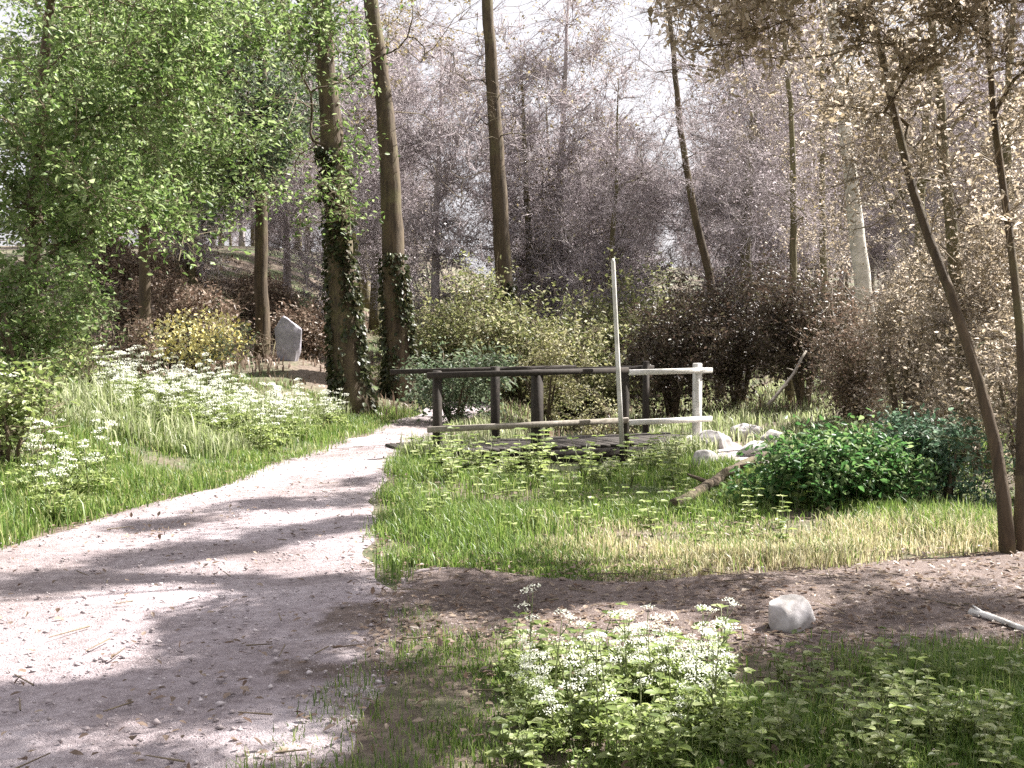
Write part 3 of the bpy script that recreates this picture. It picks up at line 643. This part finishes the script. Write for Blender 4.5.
for side, yy in ((0, -.095), (1, 1.295)):
    for i, f in enumerate(fr):
        if side and i in (0, 2): continue
        wdt = (.10 if i != 1 else .13) - .02*side; mb = MB(); x = f*(Lb-.1); white = (side == 0 and i == 3)
        box(mb, x, x+wdt, yy - (wdt if side == 0 else 0), yy + (0 if side == 0 else wdt), -.35, 1.13 if i < 3 else 1.19, .012)
        o = mb.build('post', M['wood_sunlit_pale'] if white else M['wood_dark'], br)
        if white: o['label'] = 'end post coloured white as if sunlit'
    yr = yy - .165 if side == 0 else yy + .125
    xm = fr[2]*(Lb-.1) + .06
    for (nm, z0, z1, d) in ((('top_rail', 1.03, 1.11, .045), ('lower_rail', .32, .40, .04)) if side == 0 else (('top_rail', 1.03, 1.10, .045),)):
        for (xa, xb, wh) in ((-.12, xm-.003, False), (xm+.003, Lb+.14, side == 0)):
            mb = MB(); box(mb, xa, xb, yr, yr+d-.003, z0, z1, .008, .012)
            mt = M['wood_dark']
            if nm == 'lower_rail': mt = M['wood_grey']
            if wh: mt = M['wood_sunlit_pale']
            o = mb.build(nm, mt, br)
            if wh: o['label'] = 'rail coloured white as if sunlit'
# tall thin post
pb = at(622, 447, 15.1); pt = at(613, 262, 15.1); mb = MB()
P = np.array([pb, pb*.67+pt*.33, pb*.33+pt*.67, pt, pt+[0, 0, .05]]) - pb
tube(mb, P, np.array([.034, .032, .03, .029, .014]), 10, jit=.02)
o = mb.build('marker_post', M['wood_sunlit_pale'], None, True); o.location = pb
tag(o, 'tall thin pale post rising above the railing of the footbridge', 'post')

# ---------------------------------------------------------------- stones, logs, sticks
def rock(name, label, cat, base, size, mat, seed, sharp=.16, group=None):
    import bmesh
    bm = bmesh.new(); bmesh.ops.create_icosphere(bm, subdivisions=4, radius=1); r = random.Random(seed)
    pl = [(unit(np.array([r.gauss(0, 1), r.gauss(0, 1), r.gauss(0, .8)])), r.uniform(.60, .86)) for _ in range(22)]
    for v in bm.verts:
        p = np.array(v.co)
        for n_, d_ in pl:
            k = p @ n_ - d_
            if k > 0: p = p - n_*k*.98
        p = p*(1 + .02*sin(p[0]*23+seed)*sin(p[1]*19+p[2]*21) + .03*sin(p[0]*7+seed)*sin(p[1]*9)*sin(p[2]*8+seed)); v.co = mathutils.Vector(p*np.asarray(size) + [0, 0, size[2]*.42])
    me = bpy.data.meshes.new(name); bm.to_mesh(me); bm.free(); me.materials.append(mat); o = link(name, me); o.location = base
    for p in me.polygons: p.use_smooth = True
    return tag(o, label, cat, group)
gxx, gyy = gnd(795, 636); rock('stone', 'pale block of stone lying alone on the brown dirt path', 'stone', (gxx, gyy+.08, float(H(gxx, gyy))+.02), (.165, .13, .15), M['stone'], 5)
p = G(288, 24); rock('standing_slab', 'grey upright slab standing on the bank left of the thick ivy clad tree', 'stone', p, (.41, .15, .80), M['stone_grey'], 8)
for i, (px, py, s_) in enumerate([(716, 450, .20), (752, 458, .17), (748, 440, .2), (772, 446, .15), (704, 468, .14)]):
    gxx, gyy = gnd(px, py)
    rock('stone', ['largest pale stone beside the white end post', 'pale stone in front of the largest stone by the end post', 'pale stone behind the others at the end of the footbridge', 'rightmost pale stone of the heap by the footbridge', 'small pale stone nearest the camera by the white end post'][i],
         'stone', (gxx, gyy, float(H(gxx, gyy))-.01), (s_*1.5, s_*1.1, s_*1.2), M['stone'], 20+i, group='pale stones at the footbridge end')
def stick(name, label, pts, r, mat, cat):
    P = interp_line(pts, .12); P = P + np.cumsum(rng.standard_normal(P.shape)*.006, 0); b = P[0].copy(); mb = MB()
    tube(mb, P-b, r*np.linspace(1, .6, len(P)), 9, jit=.06)
    for k in (.35, .6):
        i = int(k*len(P)); d = unit(np.array([rng.normal(), rng.normal(), .5])); tube(mb, np.array([P[i]-b, P[i]-b+d*r*3, P[i]-b+d*r*5]), [r*.45, r*.35, r*.2], 6)
    o = mb.build(name, mat, None, True); o.location = b; return tag(o, label, cat)
def gp(px, py, dz): x_, y_ = gnd(px, py); return np.array([x_, y_, float(H(x_, y_))+dz])
stick('fallen_stick', 'pale bare stick lying on the dirt path at the right edge', [gp(972, 622, .05), gp(1000, 632, .06), gp(1045, 645, .05)], .022, M['wood_sunlit_pale'], 'stick')
stick('fallen_log', 'dark fallen branch sloping down the verge below the pale stones', [gp(675, 512, .06), gp(720, 487, .12), gp(775, 462, .14)], .06, M['bark_dark'], 'log')
stick('leaning_stick', 'pale broken branch leaning in front of the dark thicket', [at(768, 405, 17.5), at(790, 380, 17.7), at(806, 352, 17.9)], .03, M['wood_grey'], 'stick')

# ---------------------------------------------------------------- grass, litter, gravel (nobody could count these)
def blades(name, label, n, area, mats, hgt, wid, dens, clump=.5, lean=.45):
    x0, x1, y0, y1 = area; xs_, ys_ = [], []; tot = 0
    while tot < n:
        m = n*2; x_ = rng.uniform(x0, x1, m); yv = y0 + (y1-y0)*rng.uniform(0, 1, m)**1.35
        d = dens(x_, yv) * np.clip(.55 + .6*np.sin(x_*2.1+1.3*np.sin(yv*1.1))*np.sin(yv*1.9+x_) + .4*np.sin(x_*5.3+yv*2)*np.sin(yv*4.7-x_), .08, 1)
        px, py = pix(np.stack([x_, yv, H(x_, yv)], 1)); d = d*((px > -70) & (px < 1095) & (py < 830))
        k = rng.uniform(size=m) < d; xs_.append(x_[k]); ys_.append(yv[k]); tot += k.sum()
        if k.sum() == 0: break
    x_ = np.concatenate(xs_)[:n]; yv = np.concatenate(ys_)[:n]; n = len(x_)
    tall = np.clip(.75 + .5*np.sin(x_*1.7+2*np.sin(yv*.9))*np.sin(yv*1.6), .35, 1.3)
    h_ = hgt*(.35 + .9*rng.beta(2, 3, n))*tall*1.15; w_ = wid*rng.uniform(.6, 1.3, n); a = rng.uniform(0, 2*pi, n); b_ = a + rng.normal(0, .4, n) + pi/2
    base = np.stack([x_, yv, H(x_, yv)-.01], 1); W = np.stack([np.cos(a), np.sin(a), 0*a], 1); Dn = np.stack([np.cos(b_), np.sin(b_), 0*a], 1)
    ln = (lean*rng.uniform(.1, 1.5, n))[:, None]; hh = h_[:, None]; ww = w_[:, None]
    V = np.zeros((n, 5, 3)); up = np.array([0, 0, 1.])
    V[:, 0] = base - W*ww*.5; V[:, 1] = base + W*ww*.5
    mid = base + up*hh*.6 + Dn*hh*ln*.35; V[:, 2] = mid + W*ww*.4; V[:, 3] = mid - W*ww*.4
    V[:, 4] = base + up*hh*(1-.35*ln) + Dn*hh*ln
    i = np.arange(n)[:, None]*5
    me = mesh(name, V, [i+np.array([0, 1, 2, 3]), i+np.array([3, 2, 4])], mats)
    return tag(link(name, me), label, 'grass', kind='stuff')
one = lambda x, y: np.ones_like(x)
def offpath(x, y, m=.05): return ((x < xl(y)-m*rng.uniform(-2, 2, len(x))) | (x > xr(y)+m*rng.uniform(-2, 2, len(x)))) & ~((y > bl(x)+rng.uniform(-.1, .25, len(x))) & (y < bu(x)+rng.uniform(-.25, .1, len(x))) & (x > xr(y))) & (landing_d(x, y) > .36*rng.uniform(.6, 1.2, len(x)))
blades('grass', 'green grass on the bank left of the track', 80000, (-13, -1.5, 6, 22), M['grass_green'], .25, .0105, lambda x, y: (x < xl(y)+rng.uniform(-.15, .3, len(x)))*1.0)
blades('grass', 'tall pale grass at the top of the left bank', 9000, (-9, -2.8, 13.5, 20), M['grass_pale'], .55, .018, lambda x, y: (x < xl(y)-.6)*1.0)
blades('grass', 'grass of the verge between the dirt path and the footbridge', 64000, (-1.6, 7.5, 7.0, 14.3), M['grass_lush'], .19, .0085, lambda x, y: offpath(x, y, .12)*(1-.8*sm((x-.1+.3*np.sin(y*4))/1.0)*sm((9.1+.3*np.sin(x*3)-y)/.8))*np.where(x > 4, .4, 1))
blades('grass', 'straw coloured dry grass on the sunny strip above the dirt path', 24000, (.0, 4.8, 7.0, 9.6), M['grass_straw'], .16, .008, lambda x, y: offpath(x, y)*sm((x-.1+.3*np.sin(y*5))/.7)*sm((9.6-y)/.9))
blades('grass', 'short grass and weeds in the right foreground', 56000, (-1.2, 4.2, 3.0, 6.2), M['grass_lush'], .12, .0055, lambda x, y: offpath(x, y, .16)*np.where(y > 5.2, .4, 1.)*np.where((np.abs(x-1.25) < .3) & (y > 4.9), .12, 1))
blades('grass', 'tufts of grass creeping in along both edges of the track', 16000, (-4.6, .2, 5.5, 16), M['grass_lush'], .13, .008, lambda x, y: np.maximum(np.exp(-((x-xr(y)-.06)/.13)**2)*(y > bu(x)-.1), np.exp(-((x-xl(y)+.05)/.13)**2)))
blades('grass', 'long rough grass beyond the footbridge', 26000, (-2.0, 9, 14.2, 30), M['grass_pale'], .30, .02, lambda x, y: offpath(x, y)*np.where(np.abs(x-xd(y)) < .8, .25, 1))
blades('grass', 'dead brown grass and bracken on the far slope', 22000, (-18, 12, 20, 45), M['leaf_brown'], .30, .03, lambda x, y: offpath(x, y)*.6)
# leaf litter
def scatter(n, f):
    xs_, ys_ = [], []; tot = 0
    while tot < n:
        x_ = rng.uniform(-6, 7, n*3); yv = rng.uniform(3.2, 18, n*3)**1.0; k = rng.uniform(size=n*3) < f(x_, yv)*np.clip((6/yv)**2, .05, 1)
        xs_.append(x_[k]); ys_.append(yv[k]); tot += k.sum()
    x_ = np.concatenate(xs_)[:n]; yv = np.concatenate(ys_)[:n]; return x_, yv
x_, yv = scatter(13000, lambda x, y: np.where((y > bl(x)-.3) & (y < bu(x)+.3) & (x > -.8), 1., np.where((x > xl(y)) & (x < xr(y)), .08 + .25*np.clip(np.sin(x*1.9+y*.8)*np.sin(y*1.3-x), 0, 1)**2 + .8*np.exp(-np.minimum(x-xl(y), xr(y)-x)/.16), .3)))
onp = ((y_in := yv) > bl(x_)) & (yv < bu(x_)) & (x_ > -.8)
mb = MB(); C = np.stack([x_, yv, H(x_, yv)+.032+rng.uniform(0, .02, len(x_))], 1); D = rng.standard_normal((len(x_), 3)); D[:, 2] *= .25
leaves(mb, C, rng.uniform(.02, .055, len(x_)), 3, D, .6); o = mb.build('leaf_litter', M['leaf_brown']); tag(o, 'fallen brown leaves scattered over the paths', 'leaf litter', kind='stuff')
x_, yv = scatter(5200, lambda x, y: np.where((x > xl(y)+.02) & (x < xr(y)), 1., np.where((y > bl(x)) & (y < bu(x)) & (x > 0), .35, 0)))
n = len(x_); oct_ = np.array([[1, 0, 0], [-1, 0, 0], [0, 1, 0], [0, -1, 0], [0, 0, 1], [0, 0, -1]], float); s_ = .005 + .013*rng.uniform(0, 1, (n, 1))**6
V = (oct_[None]*rng.uniform(.7, 1.3, (n, 6, 1)) + rng.normal(0, .2, (n, 6, 3)))*s_[:, None]*np.array([1.2, 1, .7]) + np.stack([x_, yv, H(x_, yv)+.024], 1)[:, None]
ff = np.array([[0, 2, 4], [2, 1, 4], [1, 3, 4], [3, 0, 4], [2, 0, 5], [1, 2, 5], [3, 1, 5], [0, 3, 5]])
M['pebble'] = leaf_mat('pebble', [(.2, .17, .165), (.35, .3, .3), (.55, .5, .5)], 0.0, .85)
tag(link('gravel', mesh('gravel', V, [(np.arange(n)[:, None, None]*6 + ff[None]).reshape(-1, 3)], M['pebble'])), 'loose pebbles on the gravel track', 'gravel', kind='stuff')
# small fallen twigs
x_, yv = scatter(420, lambda x, y: np.where((y > bl(x)-.4) & (y < bu(x)+.4) & (x > -.8), 1., .25)); n = len(x_); a = rng.uniform(0, 6.28, n); ln = rng.uniform(.06, .28, (n, 1))
p0 = np.stack([x_, yv, H(x_, yv)+.04], 1); p1 = p0 + np.stack([np.cos(a), np.sin(a), rng.uniform(-.02, .08, n)], 1)*ln; mb = MB(); prisms(mb, p0, p1, .005, .003)
tag(mb.build('twig_litter', M['twig_brown']), 'thin dead twigs strewn over the dirt path', 'twigs', kind='stuff')

# ---------------------------------------------------------------- flowering plants and weeds, each one a thing
def parsley(hgt):
    root = thing('cow_parsley', (0, 0, 0), '', 'plant'); st = MB(); lv = MB()
    P = interp_line([(0, 0, 0), (.02, .01, hgt*.5), (rng.uniform(-.06, .06), rng.uniform(-.05, .05), hgt)], .1); tube(st, P, .006*np.linspace(1, .5, len(P)), 5)
    heads = []
    for k in range(5):
        q = P[int(len(P)*rng.uniform(.45, .8))] if k else P[-1]; a = rng.uniform(0, 6.28); d = np.array([cos(a)*.5, sin(a)*.5, .8]) if k else np.array([0, 0, 1.])
        e = q + d*hgt*rng.uniform(.12, .3)*(1 if k else .2)
        if k: tube(st, np.array([q, (q+e)/2+[0, 0, -.01], e]), [.004, .003, .002], 4)
        heads.append(e)
    so = st.build('stem', M['stem'], root)
    for _ in range(9):
        a = rng.uniform(0, 6.28); z = rng.uniform(.05, .55)*hgt; l = rng.uniform(.14, .26); d = np.array([cos(a), sin(a), .35]); n = 26; u_ = rng.uniform(.25, 1, n)[:, None]
        side = np.array([-sin(a), cos(a), 0])*((1.15-u_)*l*.55*rng.uniform(-1, 1, (n, 1))); C = np.array([0, 0, z]) + d*l*u_ + side - np.array([0, 0, 1])*u_**2*l*.35
        leaves(lv, C, rng.uniform(.03, .055, n), 2, np.repeat(d[None], n, 0)+rng.standard_normal((n, 3))*.5, .6)
    lv.build('foliage', M['leaf_weed'], root)
    for e in heads:
        fl = MB(); n = 34; r_ = np.sqrt(rng.uniform(0, 1, n))*.055; a = rng.uniform(0, 6.28, n); C = e + np.stack([r_*np.cos(a), r_*np.sin(a), .02-r_**2*4+rng.normal(0, .004, n)], 1)
        chips(fl, C, rng.uniform(.012, .022, n), 2.5); fl.build('flower_head', M['petal_white'], so)
    return root
def nettle(hgt):
    root = thing('weed_plant', (0, 0, 0), '', 'plant'); st = MB(); lv = MB()
    for s_ in range(3):
        a0 = rng.uniform(0, 6.28); hh = hgt*rng.uniform(.6, 1); e = np.array([cos(a0)*.3*hh, sin(a0)*.3*hh, hh]); P = interp_line([(0, 0, 0), e*.5+[0, 0, .05], e], .08); tube(st, P, .004*np.linspace(1, .5, len(P)), 5)
        for i in range(1, len(P)):
            for k in range(4):
                a = rng.uniform(0, 6.28); leaves(lv, P[i:i+1], rng.uniform(.05, .095)*(1.1-.4*i/len(P)), 2.5, np.array([[cos(a), sin(a), .15]]), .62)
    st.build('stem', M['stem'], root); lv.build('foliage', M['leaf_weed'], root); return root
pp = [parsley(h_) for h_ in (.6, .72, .5)]; ww = [nettle(h_) for h_ in (.34, .42, .28, .22)]
first = set()
def put(src, x_, y_, s_, label, group):
    loc = (x_, y_, float(H(x_, y_))-.01)
    if src.name not in first:
        first.add(src.name); src.location = loc; src.rotation_euler = (0, 0, rng.uniform(0, 6)); src.scale = (s_,)*3; tag(src, label, None, group)
    else: dup(src, loc, rng.uniform(0, 6), s_, label, group)
for i in range(165):                                   # white flowers along the top of the bank
    px = rng.uniform(95, 345); Yd = rng.uniform(14.5, 18.5); g = G(px, Yd)
    if g[0] > xl(Yd)-.35: continue
    put(pp[i % 3], g[0], Yd, rng.uniform(.8, 1.2), 'white flowering plant on top of the left bank', 'white flowering plants on the bank')
for i in range(26):                                   # at the left edge
    px = rng.uniform(-20, 105); Yd = rng.uniform(9.2, 12.5); g = G(px, Yd)
    if g[0] > xl(Yd)-.05: continue
    put(pp[i % 3] if i % 2 else ww[i % 4], g[0], Yd, rng.uniform(.8, 1.1), 'pale flowering plant at the left edge of the track' if i % 2 else 'leafy weed at the left edge of the track', 'flowering plants at the track edge' if i % 2 else 'weeds at the track edge')
for i in range(80):                                   # sunny clump in the foreground
    px = rng.uniform(505, 735); py = rng.uniform(655, 785); x_, y_ = gnd(px, py)
    put(ww[i % 4], float(x_), float(y_), rng.uniform(.5, .95), 'bright leafy weed in the sunny foreground clump', 'weeds of the sunny foreground clump')
for i in range(42):
    px = rng.uniform(515, 725); py = rng.uniform(690, 765); x_, y_ = gnd(px, py)
    put(pp[i % 3], float(x_), float(y_), rng.uniform(.4, .66), 'white flowering plant in the sunny foreground clump', 'white flowers of the foreground clump')
for i in range(80):
    px = rng.uniform(740, 1030); py = rng.uniform(680, 790); x_, y_ = gnd(px, py)
    put(ww[i % 4], float(x_), float(y_), rng.uniform(.45, .8), 'low leafy weed in the shady right foreground', 'weeds of the shady foreground')
for i in range(80):                                   # below the footbridge
    px = rng.uniform(415, 690); Yd = rng.uniform(11.2, 14.2); g = G(px, Yd)
    if abs(g[0]-xd(Yd)) < .6 and Yd > 13: continue
    put(ww[i % 4], g[0], Yd, rng.uniform(1.0, 1.5), 'dark leafy weed growing below the footbridge', 'weeds below the footbridge')
for i in range(40):
    px = rng.uniform(395, 800); Yd = rng.uniform(8.2, 11); g = G(px, Yd)
    if g[0] < xr(Yd)+.1: continue
    put(ww[i % 4], g[0], Yd, rng.uniform(.6, 1.0), 'leafy weed on the grass verge', 'weeds of the verge')
